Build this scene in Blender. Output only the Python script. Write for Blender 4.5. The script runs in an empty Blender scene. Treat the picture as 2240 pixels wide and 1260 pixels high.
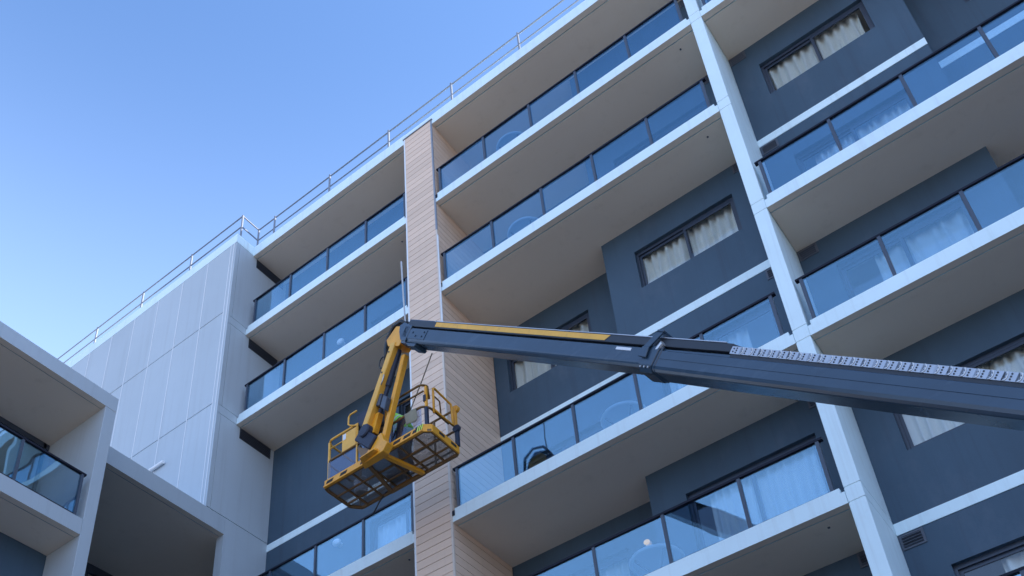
import bpy, bmesh, math, random
from mathutils import Vector, Matrix
random.seed(7)
R = math.radians
scene = bpy.context.scene
col = scene.collection
ZO = 23.086            # heights below are measured from the underside of the top balcony slab; the ground lies 23 m lower

# ------------------------------------------------------------------ camera
cam_d = bpy.data.cameras.new('camera')
cam = bpy.data.objects.new('camera', cam_d); col.objects.link(cam)
M3 = Matrix(((0.79405835, 0.3947558, 0.46221121), (0.6055028, -0.44706678, -0.65840539), (-0.05327006, 0.80268247, -0.59402285)))
cam.matrix_world = Matrix.Translation((2.55397, -12.3781, -21.48636 + ZO)) @ M3.to_4x4()
cam_d.sensor_width = 36.0
cam_d.sensor_fit = 'HORIZONTAL'
cam_d.lens = 36.0 * 2416.98 / 2240.0
cam_d.shift_x = (1120 - 1038.16) / 2240.0
cam_d.shift_y = (1222.85 - 630) / 2240.0
cam_d.clip_start = 0.1
cam_d.clip_end = 6000
scene.camera = cam

# ------------------------------------------------------------------ sky and sun (sun stands low behind the building, to the right)
SUN_EL, SUN_AZ = R(30), R(50)          # azimuth from +Y towards +X
world = bpy.data.worlds.new('World'); scene.world = world; world.use_nodes = True
wn = world.node_tree; wn.nodes.clear()
sky = wn.nodes.new('ShaderNodeTexSky'); sky.sky_type = 'NISHITA'; sky.sun_disc = False
sky.sun_elevation = SUN_EL; sky.sun_rotation = SUN_AZ
sky.air_density = 1.0; sky.dust_density = 0.6; sky.ozone_density = 6.0
bg = wn.nodes.new('ShaderNodeBackground'); bg.inputs[1].default_value = 0.15
wo = wn.nodes.new('ShaderNodeOutputWorld')
# humid air: the sky pales evenly towards the horizon, all the way round
wtc = wn.nodes.new('ShaderNodeTexCoord'); wsx = wn.nodes.new('ShaderNodeSeparateXYZ'); wn.links.new(wtc.outputs['Generated'], wsx.inputs[0])
wmr = wn.nodes.new('ShaderNodeMapRange'); wmr.interpolation_type = 'SMOOTHSTEP'
wmr.inputs['From Min'].default_value = 0.90; wmr.inputs['From Max'].default_value = 0.54; wmr.inputs['To Min'].default_value = 0.0; wmr.inputs['To Max'].default_value = 0.80
wn.links.new(wsx.outputs['Z'], wmr.inputs['Value'])
wmx = wn.nodes.new('ShaderNodeMix'); wmx.data_type = 'RGBA'; wn.links.new(wmr.outputs[0], wmx.inputs[0]); wn.links.new(sky.outputs[0], wmx.inputs[6]); wmx.inputs[7].default_value = (2.0, 2.88, 4.7, 1)
wn.links.new(wmx.outputs[2], bg.inputs[0]); wn.links.new(bg.outputs[0], wo.inputs[0])
sl = bpy.data.lights.new('sun', 'SUN'); sl.energy = 5.0; sl.angle = R(0.5); sl.color = (1.0, 0.93, 0.84)
sun = bpy.data.objects.new('sun', sl); col.objects.link(sun)
sd = Vector((math.sin(SUN_AZ) * math.cos(SUN_EL), math.cos(SUN_AZ) * math.cos(SUN_EL), math.sin(SUN_EL)))
sun.rotation_euler = sd.to_track_quat('Z', 'Y').to_euler(); sun.location = sd * 80
vs = scene.view_settings
vs.view_transform = 'Standard'; vs.look = 'None'; vs.gamma = 1.0; vs.use_curve_mapping = False
vs.exposure = 1.5
scene.cycles.max_bounces = 10
scene.cycles.diffuse_bounces = 5
scene.cycles.transparent_max_bounces = 24
scene.cycles.caustics_reflective = False

# ------------------------------------------------------------------ materials
MATS = {}
def mat(name, c, rough=0.7, var=0.06, scale=1.2, bump=0.0, bscale=40.0, metal=0.0, spec=0.5, stain=None, stain_amt=0.0, stain_scale=0.9, rnd=0.0, stretch=(1, 1, 1), local=False, streak=None, streak_amt=0.0):
    m = bpy.data.materials.new(name); m.use_nodes = True
    nt = m.node_tree; N = nt.nodes; Lk = nt.links
    p = N['Principled BSDF']
    p.inputs['Roughness'].default_value = rough; p.inputs['Metallic'].default_value = metal
    p.inputs['Specular IOR Level'].default_value = spec
    if local:
        g = N.new('ShaderNodeTexCoord'); pos = g.outputs['Object']
    else:
        g = N.new('ShaderNodeNewGeometry'); pos = g.outputs['Position']
    mp = N.new('ShaderNodeMapping'); mp.inputs['Scale'].default_value = stretch; Lk.new(pos, mp.inputs['Vector']); pos = mp.outputs[0]
    n1 = N.new('ShaderNodeTexNoise'); n1.inputs['Scale'].default_value = scale; n1.inputs['Detail'].default_value = 7; n1.inputs['Roughness'].default_value = 0.62
    Lk.new(pos, n1.inputs['Vector'])
    mr = N.new('ShaderNodeMapRange'); mr.inputs[1].default_value = 0.25; mr.inputs[2].default_value = 0.75
    mr.inputs[3].default_value = 1 - var; mr.inputs[4].default_value = 1 + var
    Lk.new(n1.outputs[0], mr.inputs[0])
    val = mr.outputs[0]
    if rnd:
        oi = N.new('ShaderNodeObjectInfo'); m2 = N.new('ShaderNodeMapRange'); m2.inputs[3].default_value = 1 - rnd; m2.inputs[4].default_value = 1 + rnd
        Lk.new(oi.outputs['Random'], m2.inputs[0])
        mm = N.new('ShaderNodeMath'); mm.operation = 'MULTIPLY'; Lk.new(val, mm.inputs[0]); Lk.new(m2.outputs[0], mm.inputs[1]); val = mm.outputs[0]
    vm = N.new('ShaderNodeVectorMath'); vm.operation = 'SCALE'; vm.inputs[0].default_value = c[:3]; Lk.new(val, vm.inputs['Scale'])
    out = vm.outputs[0]
    if stain:
        n2 = N.new('ShaderNodeTexNoise'); n2.inputs['Scale'].default_value = stain_scale; n2.inputs['Detail'].default_value = 9; n2.inputs['Roughness'].default_value = 0.7
        Lk.new(pos, n2.inputs['Vector'])
        m3 = N.new('ShaderNodeMapRange'); m3.inputs[1].default_value = 0.56; m3.inputs[2].default_value = 0.78; m3.inputs[3].default_value = 0; m3.inputs[4].default_value = stain_amt
        Lk.new(n2.outputs[0], m3.inputs[0])
        mx = N.new('ShaderNodeMix'); mx.data_type = 'RGBA'; Lk.new(m3.outputs[0], mx.inputs[0]); Lk.new(out, mx.inputs[6]); mx.inputs[7].default_value = (*stain, 1)
        out = mx.outputs[2]
    if streak:
        ms_ = N.new('ShaderNodeMapping'); ms_.inputs['Scale'].default_value = (7.0, 7.0, 0.22); Lk.new(g.outputs['Object' if local else 'Position'], ms_.inputs['Vector'])
        n4 = N.new('ShaderNodeTexNoise'); n4.inputs['Scale'].default_value = 1.0; n4.inputs['Detail'].default_value = 6; n4.inputs['Roughness'].default_value = 0.65; Lk.new(ms_.outputs[0], n4.inputs['Vector'])
        m4 = N.new('ShaderNodeMapRange'); m4.inputs[1].default_value = 0.52; m4.inputs[2].default_value = 0.80; m4.inputs[3].default_value = 0; m4.inputs[4].default_value = streak_amt
        Lk.new(n4.outputs[0], m4.inputs[0])
        mx4 = N.new('ShaderNodeMix'); mx4.data_type = 'RGBA'; Lk.new(m4.outputs[0], mx4.inputs[0]); Lk.new(out, mx4.inputs[6]); mx4.inputs[7].default_value = (*streak, 1); out = mx4.outputs[2]
    Lk.new(out, p.inputs['Base Color'])
    if bump:
        n3 = N.new('ShaderNodeTexNoise'); n3.inputs['Scale'].default_value = bscale; n3.inputs['Detail'].default_value = 5; Lk.new(pos, n3.inputs['Vector'])
        b = N.new('ShaderNodeBump'); b.inputs['Strength'].default_value = bump; b.inputs['Distance'].default_value = 0.02
        Lk.new(n3.outputs[0], b.inputs['Height']); Lk.new(b.outputs[0], p.inputs['Normal'])
    MATS[name] = m
    return m

def glass(name, tint, base, refl=(0.95, 0.97, 1.0), rough=0.0, wavy=0.0):
    m = bpy.data.materials.new(name); m.use_nodes = True
    nt = m.node_tree; N = nt.nodes; Lk = nt.links; N.clear()
    o = N.new('ShaderNodeOutputMaterial'); mx = N.new('ShaderNodeMixShader')
    t = N.new('ShaderNodeBsdfTransparent'); t.inputs[0].default_value = (*tint, 1)
    g = N.new('ShaderNodeBsdfGlossy'); g.inputs['Color'].default_value = (*refl, 1); g.inputs['Roughness'].default_value = rough
    lw = N.new('ShaderNodeLayerWeight'); lw.inputs[0].default_value = 0.5
    pw = N.new('ShaderNodeMath'); pw.operation = 'POWER'; pw.inputs[1].default_value = 4.0; Lk.new(lw.outputs['Facing'], pw.inputs[0])
    ma = N.new('ShaderNodeMath'); ma.operation = 'MULTIPLY_ADD'; ma.inputs[1].default_value = 1 - base; ma.inputs[2].default_value = base; Lk.new(pw.outputs[0], ma.inputs[0])
    if wavy:
        ge = N.new('ShaderNodeNewGeometry'); n3 = N.new('ShaderNodeTexNoise'); n3.inputs['Scale'].default_value = 1.1; n3.inputs['Detail'].default_value = 1; Lk.new(ge.outputs['Position'], n3.inputs['Vector'])
        b = N.new('ShaderNodeBump'); b.inputs['Strength'].default_value = wavy; b.inputs['Distance'].default_value = 0.05
        Lk.new(n3.outputs[0], b.inputs['Height']); Lk.new(b.outputs[0], g.inputs['Normal'])
    Lk.new(ma.outputs[0], mx.inputs[0]); Lk.new(t.outputs[0], mx.inputs[1]); Lk.new(g.outputs[0], mx.inputs[2]); Lk.new(mx.outputs[0], o.inputs[0])
    MATS[name] = m
    return m

mat('white_paint', (0.72, 0.85, 0.88), 0.6, 0.05, 0.9, 0.05, 60, stain=(0.36, 0.33, 0.27), stain_amt=0.16, stain_scale=2.4, streak=(0.36, 0.36, 0.34), streak_amt=0.30)
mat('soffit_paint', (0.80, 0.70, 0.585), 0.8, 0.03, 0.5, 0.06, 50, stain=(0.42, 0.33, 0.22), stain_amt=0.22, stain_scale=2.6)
mat('charcoal_paint', (0.043, 0.078, 0.116), 0.65, 0.16, 0.8, 0.10, 70, stain=(0.088, 0.115, 0.155), stain_amt=0.55, stain_scale=1.3, stretch=(1, 1, 0.5), streak=(0.033, 0.046, 0.07), streak_amt=0.55)
mat('panel_paint_wing_shade', (0.45, 0.495, 0.525), 0.5, 0.05, 0.5, 0.02, 30, rnd=0.04, streak=(0.33, 0.34, 0.35), streak_amt=0.35)  # the panels' own grey; on the wing this tone stands in for shade
mat('panel_joint', (0.74, 0.75, 0.76), 0.5, 0.03)
mat('tan_board', (0.75, 0.545, 0.405), 0.65, 0.05, 3.0, 0.05, 30, rnd=0.07, stretch=(0.3, 0.3, 3), streak=(0.46, 0.34, 0.26), streak_amt=0.2)
mat('tan_core', (0.22, 0.16, 0.12), 0.8, 0.05)
mat('tan_trim', (0.66, 0.55, 0.46), 0.5, 0.04)
mat('grey_trim', (0.25, 0.27, 0.31), 0.45, 0.05)
mat('dark_metal', (0.010, 0.011, 0.022), 0.55, 0.06, 3, spec=0.2)
mat('post_metal', (0.055, 0.07, 0.10), 0.4, 0.05, 3)
mat('window_frame', (0.038, 0.05, 0.075), 0.4, 0.05, 3)
mat('rail_steel', (0.20, 0.22, 0.26), 0.5, 0.08, 4)
mat('interior', (0.28, 0.27, 0.25), 0.9, 0.04)
mat('curtain_cloth', (0.88, 0.86, 0.78), 0.9, 0.06, 2.0, stretch=(4, 4, 0.4))
mat('furniture_white', (0.78, 0.79, 0.80), 0.45, 0.04)
mat('louvre_black', (0.018, 0.02, 0.026), 0.5, 0.1)
mat('vent_grey', (0.075, 0.085, 0.11), 0.5, 0.06)
mat('furniture_grey', (0.50, 0.50, 0.51), 0.5, 0.04)
mat('lamp_white', (0.84, 0.84, 0.83), 0.3, 0.02)
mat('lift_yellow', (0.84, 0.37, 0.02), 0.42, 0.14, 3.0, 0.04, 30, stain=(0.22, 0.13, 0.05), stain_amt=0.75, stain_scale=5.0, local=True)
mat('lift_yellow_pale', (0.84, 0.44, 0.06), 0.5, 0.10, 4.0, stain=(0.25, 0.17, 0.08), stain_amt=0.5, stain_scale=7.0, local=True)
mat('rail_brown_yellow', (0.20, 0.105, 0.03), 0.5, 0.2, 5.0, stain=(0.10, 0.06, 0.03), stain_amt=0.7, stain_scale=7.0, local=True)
mat('boom_slate', (0.034, 0.066, 0.108), 0.24, 0.16, 0.8, 0.03, 6, stain=(0.09, 0.13, 0.18), stain_amt=0.6, stain_scale=2.2, stretch=(0.5, 0.5, 1.5))
mat('boom_dark', (0.02, 0.024, 0.033), 0.4, 0.1, 2)
mat('hose_black', (0.012, 0.013, 0.017), 0.45, 0.1, 6)
mat('navy_pad', (0.02, 0.028, 0.055), 0.6, 0.1, 8)
mat('chain_grey', (0.46, 0.50, 0.57), 0.4, 0.07, 6, metal=0.2)
mat('bolt_grey', (0.55, 0.56, 0.58), 0.35, 0.05, 4, metal=0.6)
mat('slot_black', (0.02, 0.019, 0.017), 0.7, 0.1)
mat('hazard_lime', (0.62, 0.78, 0.10), 0.5, 0.05, 6)
mat('vest_lime', (0.38, 0.80, 0.10), 0.75, 0.08, 9)
mat('vest_tape', (0.62, 0.62, 0.58), 0.35, 0.04, 9)
mat('work_navy', (0.018, 0.024, 0.045), 0.85, 0.12, 9)
mat('boot_brown', (0.08, 0.05, 0.03), 0.7, 0.1, 9)
mat('skin', (0.45, 0.27, 0.19), 0.55, 0.05, 9)
mat('hat_white', (0.72, 0.72, 0.70), 0.35, 0.03, 6)
mat('canvas_olive', (0.26, 0.235, 0.17), 0.9, 0.14, 9)
mat('rope_tan', (0.30, 0.25, 0.19), 0.8, 0.1, 30)
mat('asphalt', (0.085, 0.085, 0.088), 0.9, 0.2, 0.5, 0.3, 30)
mat('paving', (0.36, 0.33, 0.29), 0.85, 0.12, 0.3, 0.2, 8)
mat('tyre_black', (0.02, 0.02, 0.02), 0.8, 0.1, 5)
mat('label_white', (0.72, 0.74, 0.78), 0.4, 0.05, 9)
glass('balcony_glass', (0.73, 0.84, 0.95), 0.165, (0.58, 0.88, 1.0), 0.0, 0.10)
glass('window_glass', (0.86, 0.89, 0.91), 0.05, (0.9, 0.95, 1.0), 0.0, 0.15)
glass('basket_panel', (0.72, 0.76, 0.84), 0.04, (0.8, 0.85, 1.0), 0.08)
mg = bpy.data.materials.new('lamp_glow'); mg.use_nodes = True
pb = mg.node_tree.nodes['Principled BSDF']; pb.inputs['Base Color'].default_value = (0.5, 0.36, 0.2, 1)
pb.inputs['Emission Color'].default_value = (1.0, 0.50, 0.13, 1); pb.inputs['Emission Strength'].default_value = 0.42
MATS['lamp_glow'] = mg
# perforated plate: real holes by alpha, seen at a few millimetres
def mesh_mat():
    m = bpy.data.materials.new('floor_mesh'); m.use_nodes = True; nt = m.node_tree; N = nt.nodes; Lk = nt.links
    p = N['Principled BSDF']; p.inputs['Base Color'].default_value = (0.26, 0.25, 0.24, 1); p.inputs['Roughness'].default_value = 0.6
    tc = N.new('ShaderNodeTexCoord'); vo = N.new('ShaderNodeTexVoronoi'); vo.inputs['Scale'].default_value = 120.0; vo.inputs['Randomness'].default_value = 0.25
    Lk.new(tc.outputs['Object'], vo.inputs['Vector'])
    gt = N.new('ShaderNodeMath'); gt.operation = 'GREATER_THAN'; gt.inputs[1].default_value = 0.57; Lk.new(vo.outputs['Distance'], gt.inputs[0])
    Lk.new(gt.outputs[0], p.inputs['Alpha'])
    MATS['floor_mesh'] = m
mesh_mat()

# ------------------------------------------------------------------ mesh helpers
class MB:
    def __init__(s): s.v = []; s.f = []; s.mi = []
    def add(s, vs_, fs, mi=0):
        o = len(s.v); s.v += [tuple(v) for v in vs_]; s.f += [tuple(i + o for i in f) for f in fs]; s.mi += [mi] * len(fs); return s
    def box(s, x0, x1, y0, y1, z0, z1, mi=0):
        return s.add([(x0, y0, z0), (x1, y0, z0), (x1, y1, z0), (x0, y1, z0), (x0, y0, z1), (x1, y0, z1), (x1, y1, z1), (x0, y1, z1)],
                     [(0, 3, 2, 1), (4, 5, 6, 7), (0, 1, 5, 4), (1, 2, 6, 5), (2, 3, 7, 6), (3, 0, 4, 7)], mi)
    def tube(s, pts, r, n=8, mi=0, cap=True):
        pts = [Vector(p) for p in pts]; rings = []
        rr = r if isinstance(r, (list, tuple)) else [r] * len(pts)
        ref = None
        for i, p in enumerate(pts):
            d = (pts[min(i + 1, len(pts) - 1)] - pts[max(i - 1, 0)]).normalized()
            if ref is None:
                ref = d.cross(Vector((0, 0, 1)) if abs(d.z) < 0.9 else Vector((1, 0, 0))).normalized()
            a = (ref - d * ref.dot(d)).normalized(); b = d.cross(a); ref = a
            rings.append([p + (a * math.cos(2 * math.pi * k / n) + b * math.sin(2 * math.pi * k / n)) * rr[i] for k in range(n)])
        vs_ = [v for g in rings for v in g]; fs = []
        for i in range(len(pts) - 1):
            for k in range(n): fs.append((i * n + k, i * n + (k + 1) % n, (i + 1) * n + (k + 1) % n, (i + 1) * n + k))
        if cap:
            fs.append(tuple(range(n - 1, -1, -1))); fs.append(tuple((len(pts) - 1) * n + k for k in range(n)))
        return s.add(vs_, fs, mi)
    def beam(s, a, b, w, h, side, mi=0):
        """rectangular bar from a to b; w along 'side', h across"""
        a = Vector(a); b = Vector(b); d = (b - a).normalized(); sd_ = Vector(side); sd_ = (sd_ - d * sd_.dot(d)).normalized(); u = d.cross(sd_)
        vs_ = [p + sd_ * (w / 2 * i) + u * (h / 2 * j) for p in (a, b) for i, j in ((-1, -1), (1, -1), (1, 1), (-1, 1))]
        return s.add(vs_, [(0, 1, 2, 3), (7, 6, 5, 4), (0, 4, 5, 1), (1, 5, 6, 2), (2, 6, 7, 3), (3, 7, 4, 0)], mi)
    def prism(s, poly, off, mi=0):
        """closed polygon swept along a vector"""
        n = len(poly); off = Vector(off); p0 = [Vector(p) for p in poly]; p1 = [p + off for p in p0]
        fs = [tuple(range(n - 1, -1, -1)), tuple(range(n, 2 * n))] + [(i, (i + 1) % n, n + (i + 1) % n, n + i) for i in range(n)]
        return s.add(p0 + p1, fs, mi)
    def mesh(s, name):
        me = bpy.data.meshes.new(name); me.from_pydata(s.v, [], s.f)
        me.polygons.foreach_set('material_index', s.mi)
        bm = bmesh.new(); bm.from_mesh(me); bmesh.ops.recalc_face_normals(bm, faces=bm.faces); bm.to_mesh(me); bm.free()
        me.update(); return me
    def build(s, name, m, parent=None, origin=None, smooth=False, bevel=0.0):
        """vertices are given in scene coordinates (height above the top slab)"""
        ms = m if isinstance(m, (list, tuple)) else [m]
        base = Vector(origin) if origin else Vector((0, 0, 0))
        if parent is None and origin is None:
            xs = [v[0] for v in s.v]; ys = [v[1] for v in s.v]; zs = [v[2] for v in s.v]
            base = Vector(((min(xs) + max(xs)) / 2, (min(ys) + max(ys)) / 2, min(zs)))
        s2 = MB(); s2.v = [tuple(Vector(v) - base) for v in s.v]; s2.f = s.f; s2.mi = s.mi
        me = s2.mesh(name)
        for k in ms: me.materials.append(MATS[k])
        if smooth: me.polygons.foreach_set('use_smooth', [True] * len(me.polygons))
        o = bpy.data.objects.new(name, me); col.objects.link(o)
        place(o, base, parent)
        if bevel:
            b = o.modifiers.new('bevel', 'BEVEL'); b.width = bevel; b.segments = 1; b.limit_method = 'ANGLE'
        return o

WORLD = {}
def place(o, loc, parent):
    w = Vector((loc[0], loc[1], loc[2] + ZO))
    WORLD[o.name] = w
    if parent:
        o.parent = parent; o.location = w - WORLD[parent.name]
    else:
        o.location = w
def inst(name, me, loc, parent=None, rot=None):
    o = bpy.data.objects.new(name, me); col.objects.link(o); place(o, loc, parent)
    if rot: o.rotation_euler = rot
    return o
def local_mesh(name, mb, m):
    ms = m if isinstance(m, (list, tuple)) else [m]
    me = mb.mesh(name)
    for k in ms: me.materials.append(MATS[k])
    return me
def empty(name, loc):
    o = bpy.data.objects.new(name, None); o.empty_display_size = 0.3; col.objects.link(o); place(o, loc, None); return o
def tag(o, label=None, cat=None, group=None, kind=None):
    if label: o['label'] = label
    if cat: o['category'] = cat
    if group: o['group'] = group
    if kind: o['kind'] = kind
    return o

# ------------------------------------------------------------------ dimensions
GZ = -ZO
H = 3.1
def L(k): return -H * (k - 1)
XP0, XP1 = 0.0, 0.2336
XW = -12.758
XC0, XC1 = -7.425, -6.557
D1, D2, DA = 1.1854, 1.8178, 1.2327
YB = 6.0
XE = 6.80
XSB, XSC = -3.30, 3.478
ZR, ZP = 3.125, 3.50
WF = -0.596
XWL = -23.0

# ------------------------------------------------------------------ ground
g = MB(); g.add([(-900, -900, GZ), (900, -900, GZ), (900, 900, GZ), (-900, 900, GZ)], [(0, 1, 2, 3)])
tag(g.build('ground', 'paving', origin=(0, 0, GZ)), kind='structure')

g = MB(); g.add([(-60, -24, GZ + 0.004), (80, -24, GZ + 0.004), (80, 8, GZ + 0.004), (-60, 8, GZ + 0.004)], [(0, 1, 2, 3)])
tag(g.build('road', 'asphalt', origin=(0, 0, GZ)), kind='structure')

# ------------------------------------------------------------------ main building
bld = empty('apartment_building', (-3.0, 2.0, GZ))
tag(bld, 'tall white and charcoal apartment block with glass balconies and a tan boarded column', 'building')

# roof with parapet
m = MB()
def edge_slab(m, x0, x1, z, yb, top, y0=0.0):
    """slab with a drip groove behind its front edge and an upstand on top"""
    m.box(x0, x1, y0, y0 + 0.13, z, z + 0.2)
    m.box(x0, x1, y0 + 0.13, y0 + 0.155, z + 0.035, z + 0.2)
    m.box(x0, x1, y0 + 0.155, yb, z, z + 0.2)
for xa, xb in ((XW, XC0), (XC1, XE)):
    edge_slab(m, xa, xb, ZR, YB + 0.2, 0)
    m.box(xa, xb, 0.0, 0.22, ZR + 0.2, ZP)
m.box(XC0, XC1, 0.24, YB + 0.2, ZR, ZR + 0.2)
m.box(XC0, XC1, 0.004, 0.22, ZR + 0.201, ZP - 0.004)
roof = m.build('roof_slab', ['white_paint', 'soffit_paint'], bld)
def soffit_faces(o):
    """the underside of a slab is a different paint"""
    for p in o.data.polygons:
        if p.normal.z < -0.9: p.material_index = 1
soffit_faces(roof)

MB().box(-12.6, -5.5, 2.4, YB + 0.1, ZR + 0.21, ZP + 2.9).build('roof_sun_blocker', 'white_paint', bld)  # unseen block added on the roof, keeps sun off the panelled wall's corner
# rear and end walls, inner partitions
m = MB(); m.box(XWL, XE + 0.2, YB + 0.2, YB + 0.4, GZ, ZP); m.build('rear_wall', 'white_paint', bld)
m = MB(); m.box(XE, XE + 0.2, 0.0, YB + 0.195, GZ, ZR - 0.003); m.build('end_wall', 'white_paint', bld)
m = MB(); m.box(XC1 - 0.2, XC1 - 0.01, D2 + 0.21, YB + 0.195, GZ, ZR - 0.003); m.box(XP0 + 0.01, XP1 - 0.01, D1 + 0.21, YB + 0.195, GZ, ZR - 0.003)
m.box(XC1 + 0.001, XE - 0.001, YB, YB + 0.19, GZ, ZR - 0.003); m.box(XW, XC1 - 0.201, YB, YB + 0.19, GZ, ZR - 0.003)
m.build('partition_wall', 'interior', bld)
# lowest storeys: plain wall behind the piers
m = MB(); m.box(XW + 0.24, XC0 - .003, DA, YB - 0.1, GZ, L(7)); m.box(XC1 + .003, -0.003, D1, YB - 0.1, GZ, L(7)); m.box(XP1 + .003, XE - .003, D1, YB - 0.1, GZ, L(7))
m.build('lower_wall', 'charcoal_paint', bld)

# the block goes on to the right of the picture: plain storeys with their slabs
m = MB(); m.box(XE + 0.2, 46.0, D1, YB + 0.39, GZ, ZP)
ext = m.build('far_bays', 'charcoal_paint', bld)
for k in range(0, 8):
    MB().box(XE + 0.201, 45.9, 0.0, D1 - 0.002, L(k), L(k) + 0.27).build('far_slab', 'white_paint', ext)
# pilaster with slab joints
def joints(lo, hi):
    zs = []
    for k in range(1, 8): zs += [L(k), L(k) + 0.259]
    zs = sorted(z for z in zs if lo < z < hi)
    return [lo] + zs + [hi]
def jointed(m, x0, x1, y0, y1, lo, hi, gap=0.012, rec=0.012):
    zs = joints(lo, hi)
    for a, b in zip(zs[:-1], zs[1:]):
        m.box(x0, x1, y0, y1, a + (gap / 2 if a != lo else 0), b - (gap / 2 if b != hi else 0))
    m.box(x0 + rec, x1 - rec, y0 + rec, y1 - 0.001, lo + 0.01, hi - 0.01)
m = MB(); jointed(m, XP0, XP1, 0.0, D1 + 0.2, GZ, ZR - 0.004, gap=0.014, rec=0.01)
pil = m.build('pilaster', 'white_paint', bld, bevel=0.006)

# ---- storeys
HAS = {'A': (1, 2, 4, 5), 'B': (1, 2, 4, 5), 'C': (1, 3, 4, 6)}
BAY = {'A': (XW, XC0), 'B': (XC1, XP0), 'C': (XP1, XE)}
POSTS = {'A': [-12.55, -11.28, -10.0, -8.735, -7.51], 'B': [-6.44, -5.165, -3.895, -2.66, -1.39, -0.165], 'C': [0.355, 1.61, 2.845, 4.11, 5.37, 6.6]}
post_me = local_mesh('post', MB().box(-0.026, 0.026, -0.035, 0.035, 0.0, 1.0), 'post_metal')
pane_cache = {}
def pane_mesh(w, h, axis='x', m='balcony_glass', t=0.012):
    key = (round(w, 3), round(h, 3), axis, m)
    if key not in pane_cache:
        b = MB()
        if axis == 'x': b.box(-w / 2, w / 2, -t / 2, t / 2, 0, h)
        else: b.box(-t / 2, t / 2, -w / 2, w / 2, 0, h)
        pane_cache[key] = local_mesh('glass_pane', b, m)
    return pane_cache[key]
YG = 0.075
def balustrade(slab, z, px):
    """posts, glass panes, handrail and foot rail along x; sub-parts of the slab"""
    zb = z + 0.275
    for x in px: inst('post', post_me, (x, YG, zb), slab)
    for a, b in zip(px[:-1], px[1:]):
        inst('glass_pane', pane_mesh(b - a - 0.062, 0.87), ((a + b) / 2, YG - 0.012, zb + 0.06), slab, rot=(random.uniform(-0.006, 0.006), 0, random.uniform(-0.008, 0.008)))
    MB().box(px[0] - 0.085, px[-1] + 0.085, YG - 0.04, YG + 0.03, zb + 0.955, zb + 0.995).build('handrail', 'dark_metal', slab)
    MB().box(px[0] - 0.026, px[-1] + 0.026, YG - 0.03, YG + 0.018, zb + 0.012, zb + 0.045).build('foot_rail', 'dark_metal', slab)

def pleats(x0, x1, y, z0, z1, m_='curtain_cloth', seed=0, gather=1.0):
    rs = random.Random(seed); b = MB(); n = max(12, int((x1 - x0) / 0.022)); vs_ = []
    ph = rs.random() * 6; f1 = 2 * math.pi / (0.15 + rs.random() * 0.05); f2 = 2 * math.pi / (0.41 + rs.random() * 0.1)
    rows = 5
    for j in range(rows):
        z = z0 + (z1 - z0) * j / (rows - 1); k = 1.0 - 0.35 * j / (rows - 1)
        for i in range(n + 1):
            x = x0 + (x1 - x0) * i / n
            yy = y + 0.065 * k * gather * math.sin(f1 * x + ph + 0.9 * math.sin(f2 * x + ph)) + 0.015 * math.sin(f2 * x * 1.7 + j * 0.3)
            vs_.append((x + 0.012 * math.sin(f2 * x + j), yy, z))
    fs = [(j * (n + 1) + i, j * (n + 1) + i + 1, (j + 1) * (n + 1) + i + 1, (j + 1) * (n + 1) + i) for j in range(rows - 1) for i in range(n)]
    b.add(vs_, fs); return b

def window(x0, x1, y, z0, z1, split=0.5, door=False):
    """two-light slider: frame mesh with sash and pane sub-parts"""
    f = MB(); fy0, fy1 = y + 0.075, y + 0.135; w = 0.045
    f.box(x0, x0 + w, fy0, fy1, z0, z1); f.box(x1 - w, x1, fy0, fy1, z0, z1)
    f.box(x0 + w, x1 - w, fy0, fy1, z1 - 0.07, z1); f.box(x0 + w, x1 - w, fy0, fy1, z0, z0 + 0.05)
    xm = x0 + (x1 - x0) * split
    win = f.build('window', 'window_frame', bld)
    for a, b, dy in ((x0 + w, xm + 0.035, 0.028), (xm - 0.035, x1 - w, -0.004)):
        s = MB(); ya, yb_ = fy0 + 0.008 + dy, fy0 + 0.034 + dy; c = 0.05
        s.box(a, a + c, ya, yb_, z0 + 0.05, z1 - 0.07); s.box(b - c, b, ya, yb_, z0 + 0.05, z1 - 0.07)
        s.box(a + c, b - c, ya, yb_, z1 - 0.125, z1 - 0.07); s.box(a + c, b - c, ya, yb_, z0 + 0.05, z0 + 0.105)
        s.build('sash', 'window_frame', win)
        inst('pane', pane_mesh(b - a - 2 * c - 0.004, z1 - z0 - 0.175 - 0.056, 'x', 'window_glass', 0.008), ((a + b) / 2, (ya + yb_) / 2, z0 + 0.107), win)
    return win

def wall(x0, x1, y, z0, z1, ops, t=0.2):
    m = MB(); ops = sorted(ops); x = x0
    for a, b, c, d in ops:
        m.box(x, a, y, y + t, z0, z1)
        if c > z0 + 0.005: m.box(a, b, y, y + t, z0, c)
        if d < z1 - 0.005: m.box(a, b, y, y + t, d, z1)
        x = b
    m.box(x, x1, y, y + t, z0, z1)
    return m.build('back_wall', 'charcoal_paint', bld)

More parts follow.
